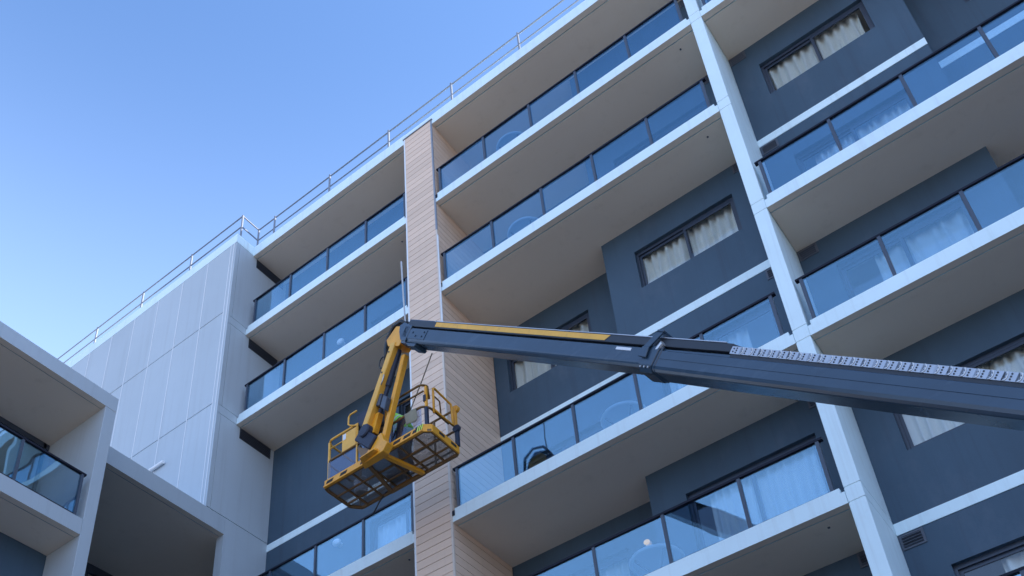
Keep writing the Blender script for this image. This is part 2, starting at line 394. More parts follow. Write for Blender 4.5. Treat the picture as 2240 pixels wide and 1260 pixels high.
vent_slat = local_mesh('slat', MB().box(-0.135, 0.135, 0.0, 0.03, -0.008, 0.008), 'vent_grey')
def vent(xc, y, ztop):
    f = MB(); z1 = ztop - 0.02; z0 = z1 - 0.25
    f.box(xc - 0.17, xc - 0.135, y - 0.014, y - 0.002, z0, z1); f.box(xc + 0.135, xc + 0.17, y - 0.014, y - 0.002, z0, z1)
    f.box(xc - 0.135, xc + 0.135, y - 0.014, y - 0.002, z0, z0 + 0.03); f.box(xc - 0.135, xc + 0.135, y - 0.014, y - 0.002, z1 - 0.03, z1)
    f.box(xc - 0.135, xc + 0.135, y - 0.004, y - 0.0015, z0 + 0.03, z1 - 0.03, 1)
    v = f.build('vent', ['vent_grey', 'louvre_black'], bld)
    for i in range(4): inst('slat', vent_slat, (xc, y - 0.032, z0 + 0.055 + i * 0.047), v, rot=(R(-28), 0, 0))

ORD = {0: 'top', 1: 'top', 2: 'second', 3: 'third', 4: 'fourth', 5: 'fifth', 6: 'sixth'}
BAYN = {'A': 'left bay beside the white panelled wall', 'B': 'middle bay between tan column and pilaster', 'C': 'right bay beyond the white pilaster'}
curt = []
for bay, (bx0, bx1) in BAY.items():
    for k in range(1, 8):
        z = L(k); has = k in HAS[bay]
        dw = {'A': DA, 'B': D1, 'C': D1}[bay]
        # floor slab of storey k
        m = MB()
        if has:
            edge_slab(m, bx0 + 0.004, bx1 - 0.004, z, YB - 0.01, 0)
            m.box(bx0 + 0.06, bx1 - 0.06, 0.0, 0.14, z + 0.2, z + 0.285)
            s = m.build('balcony_slab', ['white_paint', 'soffit_paint'], bld); soffit_faces(s)
            balustrade(s, z, POSTS[bay])
            for dxx in ((bx1 - 0.42, 0.34),): MB().tube([(dxx[0], dxx[1], z + 0.004), (dxx[0], dxx[1], z - 0.012)], 0.019, 10).build('drain_spigot', 'vent_grey', s)
        else:
            if bay == 'A': m.box(bx0 + 0.004, bx1 - 0.004, DA - 0.012, YB - 0.01, z, z + 0.2)
            elif bay == 'B':
                m.box(bx0 + 0.004, XSB, D2 - 0.012, YB - 0.01, z, z + 0.2); m.box(XSB, bx1 - 0.004, D1 - 0.012, YB - 0.01, z, z + 0.2)
            else:
                m.box(bx0 + 0.004, XSC, D1 - 0.012, YB - 0.01, z, z + 0.2); m.box(XSC, bx1 - 0.004, D2 - 0.012, YB - 0.01, z, z + 0.2)
            m.build('floor_band', 'white_paint', bld)
        if k == 7: continue
        # walls of the storey standing on slab k
        z0 = z + 0.2; z1 = (L(k - 1) if k > 1 else ZR)
        zt = z + 2.36; zs = (z + 0.28) if has else (z + 1.30)
        ops = []
        if bay == 'A':
            o1 = (-9.62, -7.72, z + 0.28, zt) if has else (-8.78, -7.62, zs, zt - 0.12)
            wall(bx0 + 0.003, bx1 - 0.003, DA, z0, z1, [o1]); ops = [(o1, DA, 'wide')]
        elif bay == 'B':
            o1 = (-2.66, -0.40, zs, zt) if has else (-2.64, -0.51, zs, zt); o2 = (-6.22, -4.13, zs, zt)
            wall(XSB, bx1 - 0.003, D1, z0, z1, [o1]); wall(bx0 + 0.003, XSB + 0.2, D2, z0, z1, [o2])
            mm = MB().box(XSB + 0.0015, XSB + 0.2, D1 + 0.2005, D2 + 0.001, z0, z1); mm.build('return_wall', 'charcoal_paint', bld)
            ops = [(o1, D1, 'right'), (o2, D2, 'left')]
        else:
            o1 = (0.76, 2.88, zs, zt); o2 = (4.36, 6.46, zs, zt)
            wall(bx0 + 0.003, XSC, D1, z0, z1, [o1]); wall(XSC - 0.2, bx1 - 0.003, D2, z0, z1, [o2])
            MB().box(XSC - 0.2, XSC - 0.0015, D1 + 0.2005, D2 + 0.001, z0, z1).build('return_wall', 'charcoal_paint', bld)
            ops = [(o1, D1, 'left'), (o2, D2, 'right')]
        for (xa, xb, za, zb), y, side in ops:
            window(xa, xb, y, za, zb, 0.5)
            curt.append((bay, k, side, xa, xb, y, za, zb))
        if bay == 'B': vent(-0.19, D1, z1)
        if bay == 'C': vent(XP1 + 0.185, D1, z1)

# ---- clad column: boards are individual sub-parts
m = MB(); m.box(XC0 + 0.02, XC1 - 0.02, 0.012, D2 + 0.2, GZ, 3.27)
colm = m.build('clad_column', 'tan_core', bld)
bw = XC1 - XC0
BH = 0.184
fb = local_mesh('board', MB().box(-bw / 2 + 0.03, bw / 2 - 0.03, 0.0, 0.022, 0.004, BH - 0.008), 'tan_board')
sbm = local_mesh('board', MB().box(-0.02, 0.002, 0.03, D2 - 0.002, 0.004, BH - 0.008), 'tan_board')
z = 3.27 - BH
while z > -12.2:
    inst('board', fb, ((XC0 + XC1) / 2, -0.012, z), colm)
    inst('board', sbm, (XC1, -0.012, z), colm)
    z -= BH
lowb = MB(); zz = z
while zz > GZ + 0.2:
    lowb.box(XC0 + 0.03, XC1 - 0.03, -0.012, 0.01, zz + 0.004, zz + BH - 0.008); lowb.box(XC1 - 0.02, XC1 + 0.002, 0.018, D2, zz + 0.004, zz + BH - 0.008); zz -= BH
tag(lowb.build('board', 'tan_board', colm), kind='stuff')
MB().box(XC1 - 0.034, XC1 + 0.006, -0.016, 0.016, GZ, -1.0).build('corner_trim', 'tan_trim', colm)
MB().box(XC1 - 0.034, XC1 + 0.006, -0.016, 0.016, -1.0, 3.27).build('corner_trim', 'grey_trim', colm)
MB().box(XC0 - 0.006, XC0 + 0.034, -0.016, 0.05, GZ, 3.27).build('corner_trim', 'panel_joint', colm)
MB().box(XC0 - 0.03, XC1 + 0.03, -0.035, 0.0, 3.272, 3.30).build('cap_flashing', 'grey_trim', colm)
MB().tube([(XC1 + 0.03, -0.03, -4.2), (XC1 + 0.03, -0.03, -1.25)], 0.018, 8).build('conduit', 'panel_joint', colm)
for k in (1, 2, 4):
    MB().box(XC1 + 0.003, XC1 + 0.06, -0.012, 0.05, L(k) + 0.13, L(k) + 0.24).build('slab_bracket', 'dark_metal', colm)

# ---- white panelled wall at the left (front face and side face)
zl = -5.96
m = MB(); m.box(XWL, XW - 0.02, WF + 0.02, YB + 0.195, -5.968, ZP - 0.002)
pw_ = m.build('panel_wall', 'white_paint', bld)
zrows = [(-5.95, -2.72), (-2.70, 0.50), (0.52, 3.15)]
xs = [XW - 0.05, -12.965] 
seams = [-12.965, -13.87, -14.885, -15.9, -16.915, -17.93, -18.945, -19.96, -20.975, -21.99, XWL]
pm = {}
for xa, xb in zip(seams[:-1], seams[1:]):
    for za, zb in zrows:
        w_, h_ = round(xa - xb - 0.03, 3), round(zb - za - 0.012, 3)
        if (w_, h_) not in pm: pm[(w_, h_)] = local_mesh('wall_panel', MB().box(-w_ / 2, w_ / 2, 0, 0.024, 0, h_), 'panel_paint_wing_shade')
        inst('wall_panel', pm[(w_, h_)], ((xa + xb) / 2, WF - 0.001, za + 0.006), pw_)
for x in seams[:-1]:
    MB().box(x - 0.012, x + 0.012, WF - 0.006, WF + 0.019, zl, 3.15).build('cover_strip', 'panel_joint', pw_)
MB().box(XW - 0.10, XW - 0.075, WF - 0.012, WF + 0.019, zl, 3.15).build('cover_strip', 'panel_joint', pw_)
MB().box(XW - 0.192, XW - 0.101, WF - 0.001, WF + 0.019, zl, 3.15).build('corner_panel', 'panel_paint_wing_shade', pw_)
MB().box(XW - 0.074, XW - 0.001, WF - 0.001, WF + 0.019, zl, 3.15).build('corner_panel', 'panel_paint_wing_shade', pw_)
m = MB(); m.box(XWL, XW + 0.001, WF - 0.004, WF + 0.3, 3.16, ZP); m.box(XW - 0.3, XW + 0.001, WF + 0.301, -0.002, 3.16, ZP)
m.build('parapet_cap', 'white_paint', pw_)
# side face plates: narrow corner plate, then wall plates between joints
zs_ = [zl, L(3) + 0.26 - .02]
for za, zb in ((-5.94, L(2)), (L(2), L(2) + 0.26), (L(2) + 0.26, L(1)), (L(1), L(1) + 0.26), (L(1) + 0.26, 3.15)):
    thin = zb - za < 0.5
    if thin:
        MB().box(XW - 0.019, XW, WF + 0.004, -0.004, za + 0.006, zb - 0.006).build('side_panel', 'panel_paint_wing_shade', pw_)
        MB().box(XW - 0.019, XW, 0.0, DA + 0.1, za + 0.0, zb).build('side_panel', 'panel_paint_wing_shade', pw_)
    else:
        MB().box(XW - 0.019, XW, WF + 0.004, WF + 0.115, za + 0.006, zb - 0.006).build('side_panel', 'panel_paint_wing_shade', pw_)
        MB().box(XW - 0.019, XW, WF + 0.123, DA + 0.1, za + 0.006, zb - 0.006).build('side_panel', 'panel_paint_wing_shade', pw_)
# louvres high on the side wall under each soffit
for zt_ in (ZR, L(1), L(2), L(4)):
    f = MB(); f.box(XW + 0.001, XW + 0.006, 0.13, 1.12, zt_ - 0.34, zt_ - 0.012)
    lv = f.build('louvre', 'louvre_black', bld)
    sm = MB().box(0.0, 0.022, 0.14, 1.11, -0.006, 0.006)
    lme = local_mesh('slat', sm, 'vent_grey')
    for i in range(6): inst('slat', lme, (XW + 0.008, 0, zt_ - 0.31 + i * 0.052), lv, rot=(0, R(30), 0))
# blade wall carrying the roof of the low block
m = MB(); m.box(XW - 0.23, XW, -0.03, DA + 0.2, GZ, -5.955)
m.build('blade_wall', 'panel_paint_wing_shade', bld)
# short pale tube light on the panels
m = MB(); m.tube([(-14.95, WF - 0.06, -3.72), (-14.47, WF - 0.06, -3.72)], 0.045, 10); m.tube([(-14.9, WF, -3.72), (-14.9, WF - 0.06, -3.72)], 0.02, 6)
m.build('tube_light', 'lamp_white', bld)

# ---- roof railing
rr = MB(); rr.tube([(XW - 0.1, 0.18, 4.52), (XE, 0.18, 4.52)], 0.021, 8)
rail = rr.build('roof_railing', 'rail_steel', bld)
def rpath(z, r=0.021): return MB().tube([(XWL, -0.42, z), (XW - 0.10, -0.42, z)], r, 8), MB().tube([(XW - 0.10, -0.42, z), (XW - 0.1, 0.18, z)], r, 8)
for z in (4.52, 4.06):
    for b in rpath(z): b.build('rail', 'rail_steel', rail)
MB().tube([(XW - 0.1, 0.18, 4.06), (XE, 0.18, 4.06)], 0.019, 8).build('rail', 'rail_steel', rail)
rp = local_mesh('railing_post', MB().tube([(0, 0, 0), (0, 0, 1.08)], 0.028, 8), 'rail_steel')
for x in (-12.2, -10.14, -8.07, -6.01, -3.96, -1.9, 0.15, 2.2, 4.26, 6.3): inst('railing_post', rp, (x, 0.16, 3.47), rail)
for x, y in ((XW - 0.1, -0.42), (XW - 0.1, 0.18), (-14.93, -0.42), (-17.03, -0.42), (-19.15, -0.42), (-21.2, -0.42)): inst('railing_post', rp, (x, y, 3.47), rail)

# wall lamps
def wall_lamp(x, y, z, lit=False, r=1.0):
    b = MB(); b.tube([(x, y - 0.002, z), (x, y - 0.05, z)], 0.06, 14)
    lo = b.build('wall_lamp', 'lamp_white', bld)
    s = MB(); n = 12; vs_ = []; fs = []
    for j in range(7):
        a = math.pi * j / 6
        for i in range(n): vs_.append((x + 0.11 * r * math.sin(a) * math.cos(2 * math.pi * i / n), y - 0.12 - 0.07 * r * math.cos(a), z + 0.09 * r * math.sin(a) * math.sin(2 * math.pi * i / n)))
    for j in range(6):
        for i in range(n): fs.append((j * n + i, j * n + (i + 1) % n, (j + 1) * n + (i + 1) % n, (j + 1) * n + i))
    s.add(vs_, fs).build('lamp_globe', 'lamp_glow' if lit else 'lamp_white', lo, smooth=True)
wall_lamp(-10.5, DA, -0.9); wall_lamp(-10.45, DA, -7.14); wall_lamp(-3.72, D2, -10.2, True, 0.55)

# ------------------------------------------------------------------ curtains (they hang inside, each a thing)
for bay, k, side, xa, xb, y, za, zb in curt:
    if bay == 'A' and k in (3, 5): continue
    if k == 6 and bay != 'C': continue
    if bay == 'C' and side == 'right' and k > 2: continue
    rc = random.Random(ord(bay) * 31 + k * 7 + len(side)); w_c = xb - xa; ga, gb = (rc.choice((0.0, 0.0, 0.12, 0.25, 0.4)) * w_c, 0.0) if k in HAS[bay] else (rc.choice((0.0, 0.0, 0.07)) * w_c, 0.0)
    if rc.random() < 0.5: ga, gb = gb, ga
    o = pleats(xa + 0.03 + ga, xb - 0.03 - gb, y + 0.235, za + 0.03, zb + 0.05, seed=hash((ord(bay), k, len(side))) % 1000).build('curtain', 'curtain_cloth', smooth=True)
    kind = 'balcony door' if k in HAS[bay] else 'window'
    storey = {1: 'top storey', 2: 'second storey down', 3: 'third storey down', 4: 'fourth storey down', 5: 'fifth storey down', 6: 'sixth storey down'}[k]
    bn = {'A': 'left bay', 'B': 'middle bay', 'C': 'right bay'}[bay]
    sd_ = {'wide': '', 'left': 'left ', 'right': 'right '}[side]
    tag(o, 'cream pleated curtain behind the %s%s, %s of the %s' % (sd_, kind, storey, bn), 'curtain', 'curtains in the apartment windows')

# ------------------------------------------------------------------ balcony furniture
def table(x, y, z, label, r=0.40):
    e = empty('table', (x, y, z))
    tag(e, label, 'table', 'round tables on the balconies')
    b = MB(); n = 32
    b.tube([(x, y, z + 0.70), (x, y, z + 0.716)], r, n); b.build('table_top', 'basket_glass' if False else 'furniture_white', e)
    b = MB(); ring = [(x + (r + 0.004) * math.cos(2 * math.pi * i / n), y + (r + 0.004) * math.sin(2 * math.pi * i / n), z + 0.706) for i in range(n + 1)]
    b.tube(ring, 0.03, 6, cap=False); b.build('rim', 'lamp_white', e)
    for a in range(4):
        t = math.pi / 4 + a * math.pi / 2
        p0 = (x + 0.30 * math.cos(t), y + 0.30 * math.sin(t), z); p1 = (x + 0.05 * math.cos(t), y + 0.05 * math.sin(t), z + 0.4); p2 = (x + 0.36 * math.cos(t), y + 0.36 * math.sin(t), z + 0.69)
        MB().tube([p0, p1, p2], 0.016, 6).build('leg', 'rail_steel', e)
def chair(x, y, z, rot, label):
    e = empty('chair', (x, y, z)); tag(e, label, 'chair', 'white chairs on the balconies')
    c, s_ = math.cos(rot), math.sin(rot)
    def P(a, b, h): return (x + a * c - b * s_, y + a * s_ + b * c, z + h)
    b = MB(); b.prism([P(-0.21, -0.2, 0.43), P(0.21, -0.2, 0.43), P(0.23, 0.2, 0.44), P(-0.23, 0.2, 0.44)], (0, 0, 0.025)); b.build('seat', 'lamp_white', e)
    n = 9; vs_ = []
    for j in range(7):
        t = j / 6
        hw = 0.22 * math.cos(max(0, t - 0.35) / 0.65 * 1.25)
        for i in range(n):
            u = -1 + 2 * i / (n - 1)
            vs_.append(P(hw * u, 0.2 + 0.10 * t - 0.05 * u * u, 0.45 + 0.46 * t))
    fs = [(j * n + i, j * n + i + 1, (j + 1) * n + i + 1, (j + 1) * n + i) for j in range(6) for i in range(n - 1)]
    o = MB().add(vs_, fs).build('backrest', 'lamp_white', e, smooth=True)
    so = o.modifiers.new('solid', 'SOLIDIFY'); so.thickness = 0.02
    for a in (-0.19, 0.19):
        for bb in (-0.17, 0.17): MB().tube([P(a * 1.12, bb * 1.15, 0.0), P(a, bb, 0.43)], 0.014, 6).build('leg', 'lamp_white', e)
fz = 0.201
table(-4.65, 0.56, L(1) + fz, 'round white table behind the glass of the top balcony in the middle bay')
table(-4.62, 0.58, L(2) + fz, 'round white table on the second balcony down in the middle bay')
table(-3.22, 0.64, L(4) + fz, 'round white table on the balcony level with the yellow basket')
table(-3.13, 0.62, L(5) + fz, 'round white table beside the lit lamp on the lowest balcony')
chair(-4.05, 0.62, L(1) + fz, R(-60), 'white chair with pointed back right of the table on the top balcony')
chair(-5.28, 0.60, L(1) + fz, R(75), 'white chair left of the table on the top balcony')
chair(-3.95, 0.62, L(2) + fz, R(-70), 'white chair beside the table on the second balcony down')
chair(-0.62, 0.62, L(2) + fz, R(-60), 'white chair with pointed back near the pilaster on the second balcony')

# ------------------------------------------------------------------ left wing (stands nearer, faces right)
wing = empty('balcony_wing', (-13.5, -4.0, GZ))
tag(wing, 'low white wing at the left edge with a framed balcony and flat roof', 'building')
XF = -11.66
yn = -11.0
m = MB()
def wslab(m, z, h, x1=XF, y0=yn, y1=-3.8, xb=-18.0):
    m.box(x1 - 0.13, x1, y0, y1, z, z + h); m.box(x1 - 0.15, x1 - 0.13, y0, y1, z + 0.015, z + h); m.box(xb, x1 - 0.15, y0, y1, z, z + h)
wslab(m, -6.2, 0.35); s = m.build('roof_slab', ['panel_paint_wing_shade', 'soffit_paint'], wing); soffit_faces(s)  # white wing coloured greyer, its shade put into the paint
m = MB(); wslab(m, -9.32, 0.34, y1=-4.045); s = m.build('balcony_slab', ['panel_paint_wing_shade', 'soffit_paint'], wing); soffit_faces(s)
wsl = s
m = MB(); wslab(m, -12.42, 0.34, y1=-4.045); s = m.build('balcony_slab', ['panel_paint_wing_shade', 'soffit_paint'], wing); soffit_faces(s)
MB().box(-13.7, XF, -4.04, -3.802, GZ, -6.203).build('end_wall', 'panel_paint_wing_shade', wing, bevel=0.006)
MB().box(-18.0, -13.71, -4.04, -3.802, GZ, -6.203).build('end_wall', 'panel_paint_wing_shade', wing)
# back wall of the wing balcony with tall dark glazing
fr = MB(); xw = -13.45
for y in (-4.14, -5.25, -6.36, -7.47, -8.58, -9.7, -10.9): fr.box(xw, xw + 0.06, y - 0.03, y + 0.03, -8.98, -6.205)
fr.box(xw, xw + 0.06, -11.0, -4.045, -6.33, -6.203); fr.box(xw, xw + 0.06, -11.0, -4.045, -9.0, -8.92)
wf = fr.build('window', 'window_frame', wing)
for y in (-4.695, -5.805, -6.915, -8.025, -9.14, -10.3): inst('pane', pane_mesh(1.05, 2.58, 'y', 'window_glass', 0.01), (xw + 0.03, y, -8.92), wf)
MB().box(-17.0, -16.8, -11.0, -4.045, GZ, -6.205).build('inner_wall', 'interior', wing)
MB().box(-12.72, -12.6, -11.0, -4.045, GZ, -9.325).build('lower_wall', 'charcoal_paint', wing)
# balustrade of the wing
gx = XF - 0.06
py = [-4.2, -5.42, -6.64, -7.86, -9.08, -10.3]
pme = local_mesh('post', MB().box(-0.035, 0.035, -0.026, 0.026, 0.0, 1.0), 'post_metal')
for y in py: inst('post', pme, (gx, y, -8.975), wsl)
for a, b in zip(py[:-1], py[1:]): inst('glass_pane', pane_mesh(a - b - 0.062, 0.87, 'y'), (gx + 0.012, (a + b) / 2, -8.92), wsl)
MB().box(gx - 0.03, gx + 0.04, py[-1], py[0] + 0.07, -8.02, -7.98).build('handrail', 'dark_metal', wsl)
MB().box(gx - 0.018, gx + 0.03, py[-1], py[0] + 0.026, -8.965, -8.93).build('foot_rail', 'dark_metal', wsl)
chair(-12.6, -6.0, -8.979, R(200), 'white chair behind the glass of the wing balcony at the left edge')
# low block between the wing and the panelled wall
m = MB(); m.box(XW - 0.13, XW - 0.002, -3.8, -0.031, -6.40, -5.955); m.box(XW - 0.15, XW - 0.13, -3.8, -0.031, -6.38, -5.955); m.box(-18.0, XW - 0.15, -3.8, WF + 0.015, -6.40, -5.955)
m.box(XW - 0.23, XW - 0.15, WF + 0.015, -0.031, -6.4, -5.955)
s = m.build('low_roof', ['panel_paint_wing_shade', 'soffit_paint'], wing); soffit_faces(s)
MB().box(-18.0, XW - 0.24, WF + 0.0155, 1.3, -6.40, -5.97).build('low_roof', ['soffit_paint'], wing)
fr = MB(); xl = -15.85
fr.box(xl, xl + 0.08, -3.8, 1.3, -6.62, -6.402)
for y in (-3.7, -2.5, -1.3, -0.1): fr.box(xl, xl + 0.08, y - 0.05, y + 0.05, -9.0, -6.62)
wf = fr.build('window', 'window_frame', wing)
for y in (-3.1, -1.9, -0.7): inst('pane', pane_mesh(1.08, 2.36, 'y', 'window_glass', 0.01), (xl + 0.04, y, -8.98), wf)
MB().box(-17.0, -16.8, -3.8, 1.3, -9.3, -6.41).build('inner_wall', 'interior', wing)
MB().box(-17.0, XW - 0.24, 1.31, 1.5, -9.3, -6.41).build('inner_wall', 'panel_paint_wing_shade', wing)
MB().box(-17.0, XW - 0.24, -3.79, 1.3, -9.5, -9.3).build('floor_slab', 'panel_paint_wing_shade', wing)

# ------------------------------------------------------------------ boom lift
T = Vector((-5.72043, -2.15, -6.88405)); hd = Vector((0.98853796, -0.15097249, 0)); nn = Vector((-0.15097249, -0.98853796, 0)); up = Vector((0, 0, 1))
ang = R(-42.937)
def FR(a, T0=T):
    b = hd * math.cos(a) + up * math.sin(a); u = -hd * math.sin(a) + up * math.cos(a)
    return lambda s, v, o=0.0: T0 + b * s + u * v + nn * o
B1 = FR(ang)
P6 = B1(6.4, 0); B2_ = FR(ang - R(0.75), P6)
def B2(s, v, o=0.0): return B2_(s - 6.4, v, o)
def J(s, z, o=0.0): return T + hd * s + up * z + nn * o
lift = empty('boom_lift', (9.6, -4.5, GZ))
tag(lift, 'yellow and slate boom lift reaching across the facade to hold a work basket', 'boom lift')
def sweep(m, Fn, s0, s1, prof, mi=0):
    a = [Fn(s0, v, o) for o, v in prof]; b = [Fn(s1, v, o) for o, v in prof]; n = len(prof)
    m.add(a + b, [tuple(range(n)), tuple(range(2 * n - 1, n - 1, -1))] + [(i, n + i, n + (i + 1) % n, (i + 1) % n) for i in range(n)], mi)
    return m
fly = sweep(MB(), B1, 0.22, 8.5, [(0.16, 0.085), (0.16, -0.125), (0.145, -0.15), (0.11, -0.178), (-0.11, -0.178), (-0.16, -0.13), (-0.16, 0.085)])
flyo = fly.build('fly_boom', 'boom_slate', lift, bevel=0.008)
tip = MB()
sweep(tip, B1, 0.10, 0.26, [(0.175, 0.10), (0.175, -0.10), (0.12, -0.20), (-0.12, -0.20), (-0.175, -0.10), (-0.175, 0.10)])
for o in (0.13, -0.17):
    tip.prism([B1(0.3, 0.12, o), B1(0.3, -0.17, o), B1(0.12, -0.16, o), B1(-0.04, -0.02, o), B1(-0.12, 0.10, o), B1(-0.02, 0.17, o)], nn * 0.045)
tip.prism([B1(0.22, -0.18, -0.13), B1(0.62, -0.18, -0.13), B1(0.60, -0.235, -0.13), B1(0.38, -0.235, -0.13)], nn * 0.26)
tip.build('boom_head', 'boom_slate', flyo, bevel=0.006)
wp = MB(); sweep(wp, B1, 0.30, 0.86, [(0.168, 0.06), (0.168, -0.115), (0.159, -0.115), (0.159, 0.06)]); wp.build('wear_plate', 'boom_slate', flyo)
for s_, v_ in ((0.42, 0.0), (0.55, -0.06), (0.75, -0.06), (0.78, 0.02)): MB().tube([B1(s_, v_, 0.160), B1(s_, v_, 0.18)], 0.018, 8).build('bolt', 'boom_slate', flyo)
MB().prism([B1(5.72, 0.06, 0.161), B1(6.02, 0.06, 0.161), B1(6.02, 0.02, 0.161), B1(5.72, 0.02, 0.161)], nn * 0.004).build('label', 'label_white', flyo)
tray = sweep(MB(), B1, 0.12, 7.72, [(0.165, 0.225), (0.165, 0.115), (0.12, 0.105), (0.0, 0.105), (0.0, 0.225)])
tr = tray.build('cable_tray', 'boom_dark', lift, bevel=0.005)
sweep(MB(), B1, 0.95, 7.6, [(0.172, 0.238), (0.172, 0.2265), (-0.01, 0.2265), (-0.01, 0.238)]).build('tray_lid', 'chain_grey', tr)
MB().prism([B1(1.02, 0.215, 0.166), B1(5.5, 0.215, 0.166), B1(5.42, 0.135, 0.166), B1(1.02, 0.135, 0.166)], nn * 0.004).build('yellow_stripe', 'lift_yellow_pale', tr)
sweep(MB(), B1, 0.1, 0.9, [(0.15, 0.245), (0.15, 0.2265), (0.02, 0.2265), (0.02, 0.245)]).build('tray_end', 'boom_slate', tr)
MB().prism([B1(7.72, 0.22, 0.16), B1(8.02, 0.16, 0.16), B1(7.72, 0.11, 0.16)], -nn * 0.14).build('tray_tip', 'boom_dark', tr)
for s_ in (0.7, 2.0, 3.4, 4.8, 6.9): MB().prism([B1(s_, 0.10, 0.10), B1(s_ + 0.12, 0.10, 0.10), B1(s_ + 0.12, 0.084, 0.10), B1(s_, 0.084, 0.10)], -nn * 0.08).build('tray_support', 'bolt_grey', tr)
big = sweep(MB(), B2, 6.5, 17.2, [(0.19, 0.055), (0.19, -0.165), (0.17, -0.20), (0.13, -0.228), (-0.13, -0.228), (-0.19, -0.165), (-0.19, 0.055)])
bigo = big.build('mid_boom', 'boom_slate', lift, bevel=0.01)
sweep(MB(), B2, 6.64, 17.0, [(0.196, -0.055), (0.196, -0.063), (0.189, -0.066), (0.189, -0.052)]).build('weld_seam', 'boom_slate', bigo)
cr = MB(); sweep(cr, B2, 6.34, 6.58, [(0.207, 0.10), (0.207, -0.17), (0.138, -0.245), (-0.138, -0.245), (-0.207, -0.17), (-0.207, 0.10)])
sweep(cr, B2, 6.60, 6.63, [(0.20, 0.10), (0.20, -0.17), (0.135, -0.238), (-0.135, -0.238), (-0.2, -0.17), (-0.2, 0.1)])
cro = cr.build('boom_collar', 'boom_slate', lift, bevel=0.01)
for i in range(3): MB().tube([B2(6.39 + 0.07 * i, -0.19, 0.19), B2(6.39 + 0.07 * i, -0.20, 0.21)], 0.013, 8).build('bolt', 'bolt_grey', cro)
st = MB()
st.prism([B2(6.30, 0.05, 0.216), B2(6.42, 0.05, 0.216), B2(6.55, 0.275, 0.216), B2(6.43, 0.275, 0.216)], nn * 0.022)
st.prism([B2(6.43, 0.275, 0.246), B2(6.55, 0.275, 0.246), B2(6.55, 0.305, 0.246), B2(6.43, 0.305, 0.246)], -nn * 0.30)
st.prism([B2(6.30, -0.08, 0.216), B2(6.45, -0.09, 0.216), B2(6.42, 0.06, 0.216), B2(6.30, 0.06, 0.216)], nn * 0.03)
st.build('strap_bracket', 'boom_slate', cro, bevel=0.006)
MB().tube([B2(6.52, 0.06, 0.16), B2(6.58, 0.15, 0.18)], 0.05, 12).build('roller', 'bolt_grey', cro)
# energy chain: links are sub-parts
ch = sweep(MB(), B2, 7.75, 17.0, [(0.168, 0.112), (0.168, 0.056), (-0.04, 0.056), (-0.04, 0.112)])
cho = ch.build('energy_chain', 'boom_dark', lift)
lk = MB(); PT = 0.142
prof = [(-0.085, 0.0), (0.055, 0.0)] + [(0.055 + 0.03 * math.sin(math.pi * i / 8), 0.048 - 0.048 * math.cos(math.pi * i / 8)) for i in range(1, 8)] + [(0.055, 0.096), (-0.085, 0.096)]
lk.prism([(a, 0.0, b) for a, b in prof], (0, -0.014, 0))
lk.prism([(a + (0.004 if a > 0 else -0.0), -0.0005, b) for a, b in [(p[0] * 1.0 + 0.012, p[1]) for p in prof[1:10]] + [(p[0] + 0.022, p[1]) for p in prof[9:0:-1]]], (0, -0.020, 0), 2)
for a, b in ((0.0, 0.02), (0.0, 0.048), (0.0, 0.076), (-0.045, 0.03), (-0.045, 0.068)): lk.tube([(a, -0.013, b), (a, -0.0195, b)], 0.0095, 8, 1)
lk.box(-0.085, 0.05, 0.0, 0.17, 0.092, 0.096)
lme = local_mesh('chain_link', lk, ['chain_grey', 'boom_dark', 'panel_joint'])
bdir = (B2(1, 0) - B2(0, 0)); udir = (B2(0, 1) - B2(0, 0))
RM = Matrix((bdir, -nn, udir)).transposed()
s_ = 7.82
while s_ < 15.5:
    p = B2(s_, 0.104, 0.165); o = inst('chain_link', lme, p, cho); o.rotation_euler = RM.to_euler(); s_ += PT
# base boom and machine (outside the picture, to the right)
bs = sweep(MB(), B2, 12.6 + 1.6, 18.6, [(0.23, 0.13), (0.23, -0.20), (0.16, -0.28), (-0.16, -0.28), (-0.23, -0.20), (-0.23, 0.13)])
bs.build('base_boom', 'lift_yellow', lift, bevel=0.012)
m = MB(); pb_ = B2(18.3, 0, 0)
m.box(pb_.x - 0.9, pb_.x + 2.0, pb_.y - 1.1, pb_.y + 1.1, GZ + 1.25, GZ + 2.3); m.build('turntable', 'lift_yellow', lift, bevel=0.05)
m = MB(); m.box(pb_.x - 1.7, pb_.x + 1.9, pb_.y - 0.8, pb_.y + 0.8, GZ + 0.55, GZ + 1.245); m.build('chassis', 'boom_slate', lift, bevel=0.04)
wm = MB(); wm.tube([(0, -0.2, 0), (0, 0.2, 0)], 0.5, 24)
wme = local_mesh('wheel', wm, 'tyre_black')
for dx in (-1.35, 1.5):
    for dy in (-1.05, 1.05): inst('wheel', wme, (pb_.x + dx, pb_.y + dy, GZ + 0.5), lift)

# jib
jb = MB(); jb.prism([J(-.17, .30, .125), J(.06, .12, .125), J(.13, -.08, .125), J(-.12, -.24, .125), J(-.40, -.02, .125), J(-.44, .16, .125)], -nn * 0.025)
jb.prism([J(-.17, .30, -.10), J(.06, .12, -.10), J(.13, -.08, -.10), J(-.12, -.24, -.10), J(-.40, -.02, -.10), J(-.44, .16, -.10)], -nn * 0.025)
jb.prism([J(-.16, .29, .10), J(-.13, .25, .10), J(-.40, .12, .10), J(-.43, .16, .10)], -nn * 0.2)
jib = jb.build('jib_head', 'lift_yellow', lift, bevel=0.006)
MB().tube([J(0.02, 0.02, 0.17), J(0.02, 0.02, -0.17)], 0.04, 12).build('pivot_pin', 'bolt_grey', jib)
MB().tube([J(-0.10, -0.10, 0.05), J(0.22, -0.14, 0.05)], 0.035, 10).build('link_cylinder', 'boom_dark', jib)
